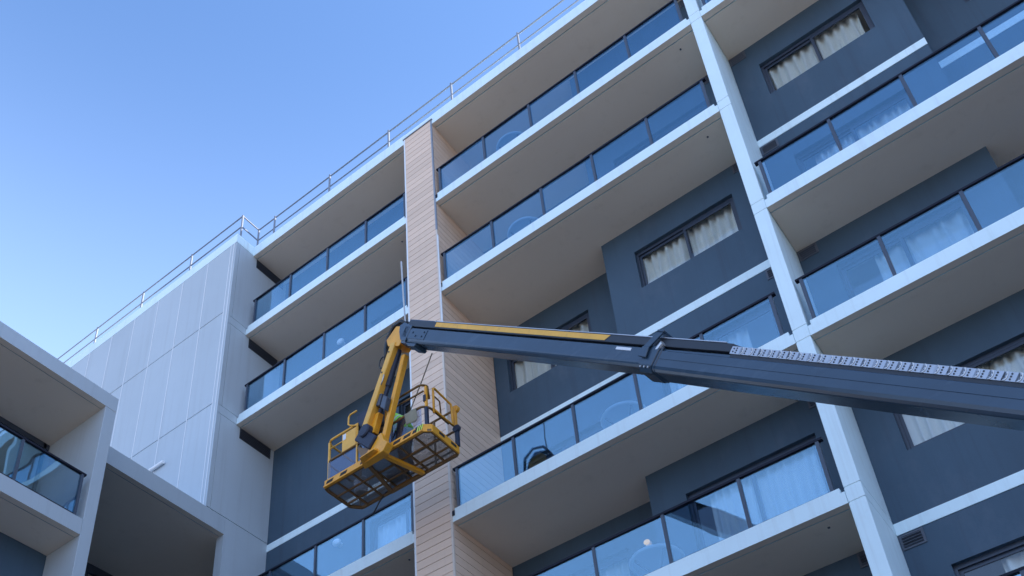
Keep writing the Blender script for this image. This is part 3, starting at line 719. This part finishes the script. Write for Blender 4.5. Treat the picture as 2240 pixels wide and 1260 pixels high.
MB().tube([J(0.02, -0.115, 0.05), J(0.16, -0.13, 0.05)], 0.026, 10).build('rod', 'bolt_grey', jib)
a1 = MB(); a1.beam(J(-.24, -.06, .06), J(-1.07, -1.60, .06), 0.17, 0.145, nn); arm = a1.build('jib_arm', 'lift_yellow_pale', lift, bevel=0.012)
for t in (0.0,):
    b = MB(); A, Bq = J(-.50, -.54, .05), J(-.74, -.98, .05)
    d_ = (Bq - A).normalized(); u_ = d_.cross(nn).normalized()
    if u_.x > 0: u_ = -u_
    b.beam(A + u_ * 0.09, Bq + u_ * 0.09, 0.05, 0.025, nn); b.beam(J(-.78, -1.06, .05) + u_ * 0.09, J(-.93, -1.33, .05) + u_ * 0.09, 0.05, 0.025, nn)
    b.build('hose_guard', 'lift_yellow_pale', arm)
for s0, z0 in ((-.33, -.22), (-.52, -.58), (-1.00, -1.49), (-1.06, -1.46)): MB().tube([J(s0 - 0.02, z0, 0.144), J(s0 - 0.02, z0, 0.157)], 0.016, 8).build('bolt', 'boom_dark', arm)
a2 = MB(); a2.beam(J(-.13, -.36, -.04), J(-.72, -2.02, -.04), 0.11, 0.10, nn); arm2 = a2.build('jib_arm', 'lift_yellow', lift, bevel=0.012)
MB().beam(J(-.80, -1.30, .0), J(-.94, -1.66, .0), 0.10, 0.15, nn).build('gusset_plate', 'lift_yellow', arm2)
cy = MB(); cy.tube([J(-.25, -.16), J(-.55, -.82)], 0.055, 12); cy.tube([J(-.55, -.82), J(-.86, -1.5)], 0.04, 12)
cy.build('jib_cylinder', 'navy_pad', lift, smooth=False)
bx = MB(); bx.prism([J(-.74, -.92, -.03), J(-.60, -1.00, -.03), J(-.68, -1.24, -.03), J(-.82, -1.14, -.03)], nn * 0.13)
vb = bx.build('valve_box', 'post_metal', lift, bevel=0.012)
MB().prism([J(-.54, -1.10, .02), J(-.44, -1.22, .02), J(-.52, -1.46, .02), J(-.63, -1.32, .02)], nn * 0.10).build('valve_cover', 'post_metal', vb, bevel=0.01)
hs = MB()
hs.tube([J(0.02, .26, .05), J(-.12, .44, .05), J(-.32, .47, .05), J(-.47, .30, .06), J(-.53, .05, .06), J(-.52, -.2, .06)], 0.036, 8)
hs.tube([J(0.04, .26, -.03), J(-.10, .50, -.03), J(-.34, .55, -.03), J(-.52, .36, -.03), J(-.58, .05, 0), J(-.55, -.2, 0)], 0.03, 8)
loop = [J(-.66 + .085 * math.cos(t_) , -.16 + .13 * math.sin(t_), .03) for t_ in [i * 0.45 for i in range(13)]]
hs.tube(loop, 0.013, 6)
hs.build('hydraulic_hose', 'hose_black', lift, smooth=True)
w1 = MB(); w1.tube([J(-.52, -.62, .12), J(-.48, -.70, .15), J(-.52, -.80, .15), J(-.58, -.84, .13)], 0.010, 6); w1.build('cable', 'bolt_grey', lift, smooth=True)
whip = MB(); whip.tube([J(-.04, .26, 0.02), J(-.085, 1.2, 0.02), J(-.115, 2.10, 0.02)], [0.015, 0.015, 0.017], 8)
whip.build('whip_pole', 'furniture_grey', lift)
# slewing block at the foot of the jib
sb = MB(); sb.beam(J(-1.22, -1.52), J(-.84, -1.98), 0.24, 0.26, nn); sb.tube([J(-1.02, -1.60, .16), J(-1.02, -1.60, -.16)], 0.13, 14)
rot_ = sb.build('platform_rotator', 'navy_pad', lift, bevel=0.02)
MB().prism([J(-1.32, -1.72, .05), J(-1.02, -1.96, .05), J(-.92, -2.10, .05), J(-1.14, -2.20, .05)], -nn * 0.12).build('rotator_bracket', 'rail_brown_yellow', rot_)
sp = MB(); sp.prism([J(-.82, -1.88, .07), J(-.66, -1.86, .07), J(-.60, -2.05, .07), J(-.50, -2.18, .07), J(-.62, -2.30, .07), J(-1.12, -2.24, .07), J(-1.12, -2.12, .07)], -nn * 0.14)
sp.build('support_plate', 'lift_yellow', lift, bevel=0.008)
hoses = MB()
for q in range(4):
    hoses.tube([J(-1.0 - .05 * q, -1.15, -.08 - .04 * q), J(-1.28 - .05 * q, -1.22, -.12 - .03 * q), J(-1.42 - .03 * q, -1.45, -.1), J(-1.32, -1.72, -.05)], 0.028, 8)
hoses.build('hose_bundle', 'hose_black', lift, smooth=True)

# ---- basket
FX0, FX1, FY0, FY1, FZ = -7.87, -5.55, -1.90, -1.08, -9.0
bk = MB()
hexa = [(FX0, FY0 + 0.10), (FX0 + 0.02, FY0), (FX1 - 0.10, FY0), (FX1, FY0 + 0.08), (FX1, FY1 - 0.04), (FX1 - 0.05, FY1), (FX0 + 0.14, FY1), (FX0, FY1 - 0.16)]
for (xa, ya), (xb, yb_) in zip(hexa, hexa[1:] + hexa[:1]):
    d_ = Vector((xb - xa, yb_ - ya, 0)).normalized()
    bk.beam((xa, ya, FZ), (xb, yb_, FZ), 0.045, 0.05, (d_.y, -d_.x, 0))
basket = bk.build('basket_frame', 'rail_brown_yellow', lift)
bars = MB()
for i, f in enumerate((0.12, 0.27, 0.42, 0.57, 0.72, 0.87)):
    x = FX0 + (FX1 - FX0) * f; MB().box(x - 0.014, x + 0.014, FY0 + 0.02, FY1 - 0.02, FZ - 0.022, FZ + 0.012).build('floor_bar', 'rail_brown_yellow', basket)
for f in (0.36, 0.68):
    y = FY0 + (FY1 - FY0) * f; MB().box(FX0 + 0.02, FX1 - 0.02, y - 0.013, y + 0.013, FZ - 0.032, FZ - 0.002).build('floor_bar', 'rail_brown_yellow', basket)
fm = MB(); fm.add([(x, y, FZ + 0.022) for x, y in hexa], [tuple(range(8))]); fl = fm.build('floor_grating', 'floor_mesh', basket, origin=((FX0 + FX1) / 2, -1.5, FZ))
so = fl.modifiers.new('solid', 'SOLIDIFY'); so.thickness = 0.006
# kick plates with slots
kp = MB(); KZ0, KZ1 = FZ - 0.03, FZ + 0.135
kp.box(FX0 + 0.02, FX1 - 0.10, FY0 - 0.03, FY0 - 0.002, KZ0, KZ1)
kp.prism([(FX1 - 0.10, FY0 - 0.03, KZ0), (FX1 - 0.10, FY0 - 0.002, KZ0), (FX1, FY0 + 0.085, KZ0), (FX1 + 0.028, FY0 + 0.075, KZ0)], (0, 0, KZ1 - KZ0))
kp.box(FX1, FX1 + 0.028, FY0 + 0.075, FY1 - 0.02, KZ0, KZ1)
kp.box(FX0 + 0.02, FX1 - 0.10, FY0 - 0.055, FY0 - 0.03, KZ0, KZ0 + 0.03)
kpo = kp.build('kick_plate', 'lift_yellow', basket, bevel=0.004)
for x in (-7.72, -7.40, -6.95 + 0.02, -6.20, -5.98, -5.78):
    MB().prism([(x - 0.09, FY0 - 0.0305, FZ + 0.035), (x + 0.06, FY0 - 0.0305, FZ + 0.035), (x + 0.09, FY0 - 0.0305, FZ + 0.095), (x - 0.06, FY0 - 0.0305, FZ + 0.095)], (0, -0.004, 0)).build('slot', 'slot_black', kpo)
for y in (-1.58, -1.26):
    MB().box(FX1 + 0.0285, FX1 + 0.033, y - 0.07, y + 0.07, FZ + 0.04, FZ + 0.095).build('slot', 'slot_black', kpo)
for i in range(3):
    x = FX1 - 0.225 + i * 0.045
    MB().prism([(x, FY0 - 0.0305, FZ + 0.02), (x + 0.024, FY0 - 0.0305, FZ + 0.02), (x + 0.06, FY0 - 0.0305, FZ + 0.128), (x + 0.036, FY0 - 0.0305, FZ + 0.128)], (0, -0.005, 0)).build('hazard_stripe', 'hazard_lime', kpo)
MB().box(FX1 - 0.245, FX1 - 0.102, FY0 - 0.0330, FY0 - 0.0306, FZ + 0.015, FZ + 0.132).build('hazard_plate', 'slot_black', kpo)
# guard rails
def arc(c, r, a0, a1, n=6): return [(c[0] + r * math.cos(a0 + (a1 - a0) * i / n), c[1] + r * math.sin(a0 + (a1 - a0) * i / n), c[2]) for i in range(n + 1)]
ZT, ZS, ZM = FZ + 1.09, FZ + 0.925, FZ + 0.575
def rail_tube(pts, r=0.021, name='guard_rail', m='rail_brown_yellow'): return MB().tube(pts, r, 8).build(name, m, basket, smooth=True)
yr = FY0 + 0.0
# near side: left part (with corner), right part
rail_tube([(-7.1, yr, ZT - 0.03), (FX0 + 0.16, yr, ZT - 0.03)] + arc((FX0 + 0.16, yr + 0.14, ZT - 0.03), 0.14, R(-90), R(-180)) + [(FX0 + 0.02, FY1 - 0.15, ZT - 0.03)], name='guard_rail', m='lift_yellow_pale')
rail_tube([(-7.1, yr, ZM + 0.28), (FX0 + 0.1, yr, ZM + 0.28)], 0.014, m='lift_yellow_pale')
rail_tube([(-6.36, yr, ZT), (FX1 - 0.20, yr, ZT)] + arc((FX1 - 0.20, yr + 0.13, ZT), 0.13, R(-90), R(-10)) + [(FX1 - 0.07, yr + 0.14, ZS - 0.1)])
rail_tube([(-6.36, yr, ZS), (FX1 - 0.09, yr + 0.02, ZS)], 0.017)
rail_tube([(FX0 + 0.02, FY1 - 0.2, ZM)] + [(FX0 + 0.02, yr + 0.14, ZM)] + arc((FX0 + 0.16, yr + 0.14, ZM), 0.14, R(180), R(270)) + [(FX1 - 0.20, yr, ZM)] + arc((FX1 - 0.20, yr + 0.16, ZM), 0.16, R(-90), R(0)) + [(FX1 - 0.04, FY1 - 0.2, ZM)])
# far side
rail_tube([(FX0 + 0.02, FY1 - 0.15, ZT - 0.03), (FX0 + 0.15, FY1, ZT - 0.03), (FX1 - 0.05, FY1, ZT - 0.04)])
rail_tube([(FX0 + 0.02, FY1 - 0.2, ZM), (FX0 + 0.15, FY1, ZM), (FX1 - 0.05, FY1, ZM - 0.02)])
rail_tube([(FX0 + 0.1, FY1, FZ + 0.14), (FX1 - 0.05, FY1, FZ + 0.14)], 0.018)
# right end gate
rail_tube([(FX1, FY0 + 0.17, ZM - 0.1), (FX1, FY0 + 0.17, ZT - 0.05), (FX1, FY0 + 0.20, ZT - 0.02), (FX1, FY1 - 0.16, ZT - 0.06), (FX1, FY1 - 0.13, ZM - 0.02), (FX1, FY0 + 0.19, ZM - 0.02)], m='lift_yellow')
rail_tube([(FX1, FY0 + 0.20, ZS - 0.05), (FX1, FY0 + 0.34, ZS - 0.06), (FX1, FY0 + 0.36, ZM + 0.02)], 0.014)
def upright(x, y, z0, z1, m='lift_yellow', w=0.045): return MB().box(x - w / 2, x + w / 2, y - w / 2, y + w / 2, z0, z1).build('upright', m, basket, bevel=0.006)
upright(FX0 + 0.06, FY0 + 0.03, FZ + 0.02, ZT - 0.05, 'lift_yellow_pale', 0.04)
upright(FX1 - 0.07, FY0 + 0.06, ZM, ZT - 0.04); upright(FX1 - 0.07, FY0 + 0.06, FZ + 0.14, ZM - 0.02, 'navy_pad', 0.06); upright(FX1 - 0.085, FY0 + 0.05, ZM + 0.12, ZM + 0.27, 'navy_pad', 0.055)
upright(FX1 + 0.0, FY1 - 0.06, ZM - 0.06, ZT - 0.04, 'lift_yellow', 0.06); upright(FX1 + 0.02, FY1 - 0.05, FZ + 0.12, ZM - 0.08, 'navy_pad', 0.065)
upright(FX0 + 0.10, FY1 - 0.02, FZ + 0.02, ZT - 0.05, 'rail_brown_yellow', 0.035); upright(-6.7, FY1, FZ + 0.02, ZT - 0.05, 'rail_brown_yellow', 0.035); upright(FX1 - 0.5, FY1, FZ + 0.02, ZT - 0.05, 'rail_brown_yellow', 0.035)
upright(-6.36, FY0, ZM - 0.05, ZT + 0.02, 'lift_yellow', 0.05); upright(-6.44, FY0 - 0.02, ZM - 0.02, ZT + 0.05, 'lift_yellow', 0.04)
upright(-7.12, FY0, FZ + 0.13, ZT - 0.03, 'lift_yellow_pale', 0.035)
MB().tube([(FX1 + 0.03, FY1 - 0.04, ZM - 0.07), (FX1 + 0.03, FY1 - 0.10, ZM - 0.07)], 0.07, 14).build('bumper', 'navy_pad', basket)
MB().tube([(FX1 + 0.02, FY1 - 0.02, ZT - 0.11), (FX1 + 0.02, FY1 - 0.08, ZT - 0.11)], 0.07, 14).build('bumper', 'lift_yellow', basket)
# tinted lower screens
for xa, xb in ((FX0 + 0.06, -7.15), (-7.09, -6.72), (-6.66, -6.34), (-6.33, FX1 - 0.14)):
    MB().box(xa, xb, FY0 + 0.004, FY0 + 0.009, KZ1 + 0.005, ZM - 0.025).build('screen', 'basket_panel', basket)
MB().box(-6.7, -6.68, FY0 - 0.008, FY0 + 0.012, KZ1, ZM).build('screen_post', 'post_metal', basket)
MB().box(-6.345, -6.325, FY0 - 0.008, FY0 + 0.012, KZ1, ZM).build('screen_post', 'post_metal', basket)
# notice plate, control box and its guard
pl_ = MB().box(-7.45, -7.13, FY0 - 0.03, FY0 - 0.02, FZ + 0.57, FZ + 0.98).build('notice_plate', 'lift_yellow_pale', basket)
MB().box(-7.43, -7.36, FY0 - 0.034, FY0 - 0.0302, FZ + 0.83, FZ + 0.96).build('label', 'label_white', pl_)
cb = MB().box(-7.18, -6.72, FY0 + 0.03, FY0 + 0.30, ZT - 0.10, ZT + 0.26).build('control_box', 'navy_pad', basket, bevel=0.03)
MB().tube([(-7.12, FY0 - 0.02, ZT + 0.28), (-7.27, FY0 - 0.02, ZT + 0.28), (-7.31, FY0 - 0.02, ZT + 0.24), (-7.32, FY0 - 0.02, ZT + 0.07), (-7.28, FY0 - 0.02, ZT + 0.02), (-7.12, FY0 - 0.02, ZT - 0.08)], 0.017, 8).build('box_guard', 'lift_yellow_pale', basket, smooth=True)
# V shaped support under the floor
vs2 = MB(); vs2.beam((-6.52, -2.16, FZ - 0.09), (-6.28, -1.14, FZ - 0.06), 0.07, 0.08, (0, 0, 1)); vs2.build('support_beam', 'lift_yellow', basket, bevel=0.006)
vs3 = MB(); vs3.beam((-6.78, -2.14, FZ - 0.09), (-7.0, -1.14, FZ - 0.06), 0.05, 0.07, (0, 0, 1)); vs3.build('support_beam', 'rail_brown_yellow', basket, bevel=0.006)
vs4 = MB(); vs4.prism([(-6.80, -2.18, FZ - 0.12), (-6.48, -2.20, FZ - 0.12), (-6.38, -1.92, FZ - 0.12), (-6.92, -1.92, FZ - 0.12)], (0, 0, 0.02)); vs4.build('support_gusset', 'lift_yellow', basket)
MB().beam((-7.02, -1.13, FZ - 0.055), (-6.26, -1.13, FZ - 0.055), 0.06, 0.06, (0, 0, 1)).build('support_beam', 'rail_brown_yellow', basket)

# ------------------------------------------------------------------ worker in the basket, bent over towards the jib
def person():
    # joints: name -> (pos, radius)
    X, Y = -6.46, -1.42
    J_ = {}
    def j(n, x, y, z, r): J_[n] = (Vector((X + x, Y + y, FZ + 0.03 + z)), r)
    j('hem', 0.06, 0.0, 0.74, 0.14); j('pelvis', 0.04, 0.0, 0.90, 0.135); j('waist', -0.06, 0.0, 1.03, 0.125); j('chest', -0.22, 0.0, 1.18, 0.14); j('collar', -0.36, 0.0, 1.24, 0.10); j('neck', -0.44, 0.0, 1.22, 0.055); j('head', -0.53, 0.0, 1.15, 0.085); j('crown', -0.60, 0.0, 1.07, 0.088)
    E = [('pelvis', 'waist'), ('waist', 'chest'), ('chest', 'collar'), ('collar', 'neck'), ('neck', 'head'), ('head', 'crown')]
    for s, sy in (('l', -1), ('r', 1)):
        j(s + 'hip', 0.05, sy * 0.10, 0.86, 0.10); j(s + 'knee', -0.03, sy * 0.12, 0.48, 0.065); j(s + 'ankle', 0.04, sy * 0.14, 0.10, 0.045); j(s + 'heel', 0.06, sy * 0.14, 0.045, 0.045); j(s + 'toe', -0.16, sy * 0.15, 0.035, 0.036)
        E += [('pelvis', s + 'hip'), (s + 'hip', s + 'knee'), (s + 'knee', s + 'ankle'), (s + 'ankle', s + 'heel'), (s + 'heel', s + 'toe')]
        j(s + 'shoulder', -0.33, sy * 0.17, 1.22, 0.066); j(s + 'elbow', -0.55, sy * 0.23, 1.03, 0.045); j(s + 'wrist', -0.60, sy * 0.18, 0.81, 0.03); j(s + 'palm', -0.65, sy * 0.16, 0.76, 0.028)
        E += [('collar', s + 'shoulder'), (s + 'shoulder', s + 'elbow'), (s + 'elbow', s + 'wrist'), (s + 'wrist', s + 'palm')]
        for q in range(4):
            ln = (0.075, 0.085, 0.08, 0.06)[q]
            j(s + 'f%da' % q, -0.685, sy * 0.16 + (q - 1.5) * 0.021, 0.742, 0.009); j(s + 'f%db' % q, -0.685 - ln * 0.5, sy * 0.16 + (q - 1.5) * 0.023, 0.725, 0.008); j(s + 'f%dc' % q, -0.685 - ln * 0.7, sy * 0.16 + (q - 1.5) * 0.023, 0.725 - ln * 0.45, 0.007)
            E += [(s + 'palm', s + 'f%da' % q), (s + 'f%da' % q, s + 'f%db' % q), (s + 'f%db' % q, s + 'f%dc' % q)]
        j(s + 'ta', -0.63, sy * 0.16 - sy * 0.045, 0.745, 0.010); j(s + 'tb', -0.665, sy * 0.16 - sy * 0.06, 0.715, 0.008)
        E += [(s + 'palm', s + 'ta'), (s + 'ta', s + 'tb')]
    base = Vector((X, Y, FZ))
    def skin(names, edges, grow=0.0, nm='body'):
        idx = {n: i for i, n in enumerate(names)}
        me = bpy.data.meshes.new(nm); me.from_pydata([J_[n][0] - base for n in names], [(idx[a], idx[b]) for a, b in edges], [])
        o = bpy.data.objects.new(nm, me); col.objects.link(o)
        o.modifiers.new('skin', 'SKIN'); su = o.modifiers.new('sub', 'SUBSURF'); su.levels = 2; su.render_levels = 2
        for n, i in idx.items():
            sv = me.skin_vertices[0].data[i]; r = J_[n][1] + grow; sv.radius = (r, r); sv.use_root = (i == 0)
        dg = bpy.context.evaluated_depsgraph_get(); ev = o.evaluated_get(dg); nm2 = bpy.data.meshes.new_from_object(ev)
        o.modifiers.clear(); o.data = nm2; nm2.polygons.foreach_set('use_smooth', [True] * len(nm2.polygons))
        return o
    body = skin(['pelvis'] + [n for n in J_ if n not in ('pelvis', 'hem')], E); body.name = 'person'
    for k in ('work_navy', 'skin', 'boot_brown'): body.data.materials.append(MATS[k])
    lab = {}
    for a, b in E:
        t = 0
        if 'head' in (a, b) or 'crown' in (a, b) or 'neck' in b: t = 1
        if any(q in b for q in ('palm', 'f0', 'f1', 'f2', 'f3', 'ta', 'tb')): t = 1
        if 'heel' in b or 'toe' in b: t = 2
        lab[(a, b)] = t
    for p in body.data.polygons:
        c = Vector(p.center) + base; best = None
        for (a, b), t in lab.items():
            A, Bv = J_[a][0], J_[b][0]; d = Bv - A; u = max(0, min(1, (c - A).dot(d) / max(1e-9, d.length_squared))); dist = (A + d * u - c).length - J_[a][1] * 0.5
            if best is None or dist < best[0]: best = (dist, t)
        p.material_index = best[1]
    place(body, base, None)
    vest = skin(['pelvis', 'hem', 'waist', 'chest', 'collar', 'lshoulder', 'rshoulder'], [('pelvis', 'hem'), ('pelvis', 'waist'), ('waist', 'chest'), ('chest', 'collar'), ('collar', 'lshoulder'), ('collar', 'rshoulder')], 0.022, 'vest')
    vest.name = 'vest'; vest.data.materials.append(MATS['vest_lime']); vest.data.materials.append(MATS['vest_tape'])
    ax_ = (J_['chest'][0] - J_['pelvis'][0]).normalized()
    for p in vest.data.polygons:
        q = (Vector(p.center) + base - J_['pelvis'][0]).dot(ax_)
        if 0.055 < q < 0.10 or 0.21 < q < 0.25: p.material_index = 1
    place(vest, base, body)
    # hard hat: dome with brim following the bowed head
    hb = MB(); hc = (J_['head'][0] + J_['crown'][0]) / 2; hx = (J_['crown'][0] - J_['head'][0]).normalized(); hy = Vector((0, 1, 0)); hz = hx.cross(hy)
    n = 16; vs_ = []; 
    for jn in range(6):
        a = (math.pi / 2) * jn / 5
        for i in range(n): vs_.append(hc + hx * (0.14 * math.sin(a)) + (hy * math.cos(2 * math.pi * i / n) * 0.118 + hz * math.sin(2 * math.pi * i / n) * 0.135) * math.cos(a) * (1.16 if jn == 0 else 1.0))
    fs = [(jn * n + i, jn * n + (i + 1) % n, (jn + 1) * n + (i + 1) % n, (jn + 1) * n + i) for jn in range(5) for i in range(n)]
    hat = hb.add(vs_, fs).build('hard_hat', 'hat_white', body, smooth=True)
    so_ = hat.modifiers.new('solid', 'SOLIDIFY'); so_.thickness = 0.006
    tag(body, 'person in lime vest and dark work clothes bent over inside the yellow basket', 'person')
person()

# ------------------------------------------------------------------ small things in and around the basket
bg_ = MB(); nx, nz = 10, 8; vs_ = []
for a in range(nz + 1):
    for b in range(nx + 1):
        u, v = b / nx, a / nz
        vs_.append((-6.02 + 0.25 * u + 0.02 * v, -1.935 + 0.018 * math.sin(7 * u + 2 * v) * (0.3 + v), FZ + 0.57 - 0.245 * v - 0.05 * math.sin(math.pi * u) * v))
fs = [(a * (nx + 1) + b, a * (nx + 1) + b + 1, (a + 1) * (nx + 1) + b + 1, (a + 1) * (nx + 1) + b) for a in range(nz) for b in range(nx)]
o = bg_.add(vs_, fs).build('canvas_cloth', 'canvas_olive', smooth=True); so = o.modifiers.new('solid', 'SOLIDIFY'); so.thickness = 0.008
tag(o, 'olive canvas cloth hung over the basket mid rail right of the worker', 'cloth')
o = MB().tube([(-5.42, -1.88, -7.30), (-5.82, -1.68, -7.55), (-6.22, -1.5, -7.82), (-6.45, -1.38, -8.1)], 0.011, 6).build('rope', 'rope_tan', smooth=True)
tag(o, 'thin brown rope slung from the boom down into the basket', 'rope')
o = MB().tube([(-7.08, -1.12, -8.95), (-7.2, -1.09, -9.0), (-7.31, -1.1, -9.10), (-7.47, -1.1, -9.32)], 0.014, 6).build('cable', 'hose_black', smooth=True)
tag(o, 'dark cable end dangling below the far edge of the basket', 'cable')
tb = MB().box(-6.95, -6.55, -1.34, -1.16, FZ + 0.034, FZ + 0.22).build('tool_box', 'navy_pad', bevel=0.02)
tag(tb, 'dark tool box on the grating floor of the basket', 'tool box')
bk2 = MB().tube([(-7.52, -1.35, FZ + 0.034), (-7.52, -1.35, FZ + 0.30)], [0.11, 0.135], 16).build('bucket', 'label_white')
hd_ = MB().tube([(-7.52 + 0.13 * math.cos(t), -1.35, FZ + 0.30 + 0.13 * math.sin(t)) for t in [math.pi * i / 10 for i in range(11)]], 0.005, 6).build('handle', 'bolt_grey', bk2)
tag(bk2, 'pale bucket on the grating floor at the left end of the basket', 'bucket')
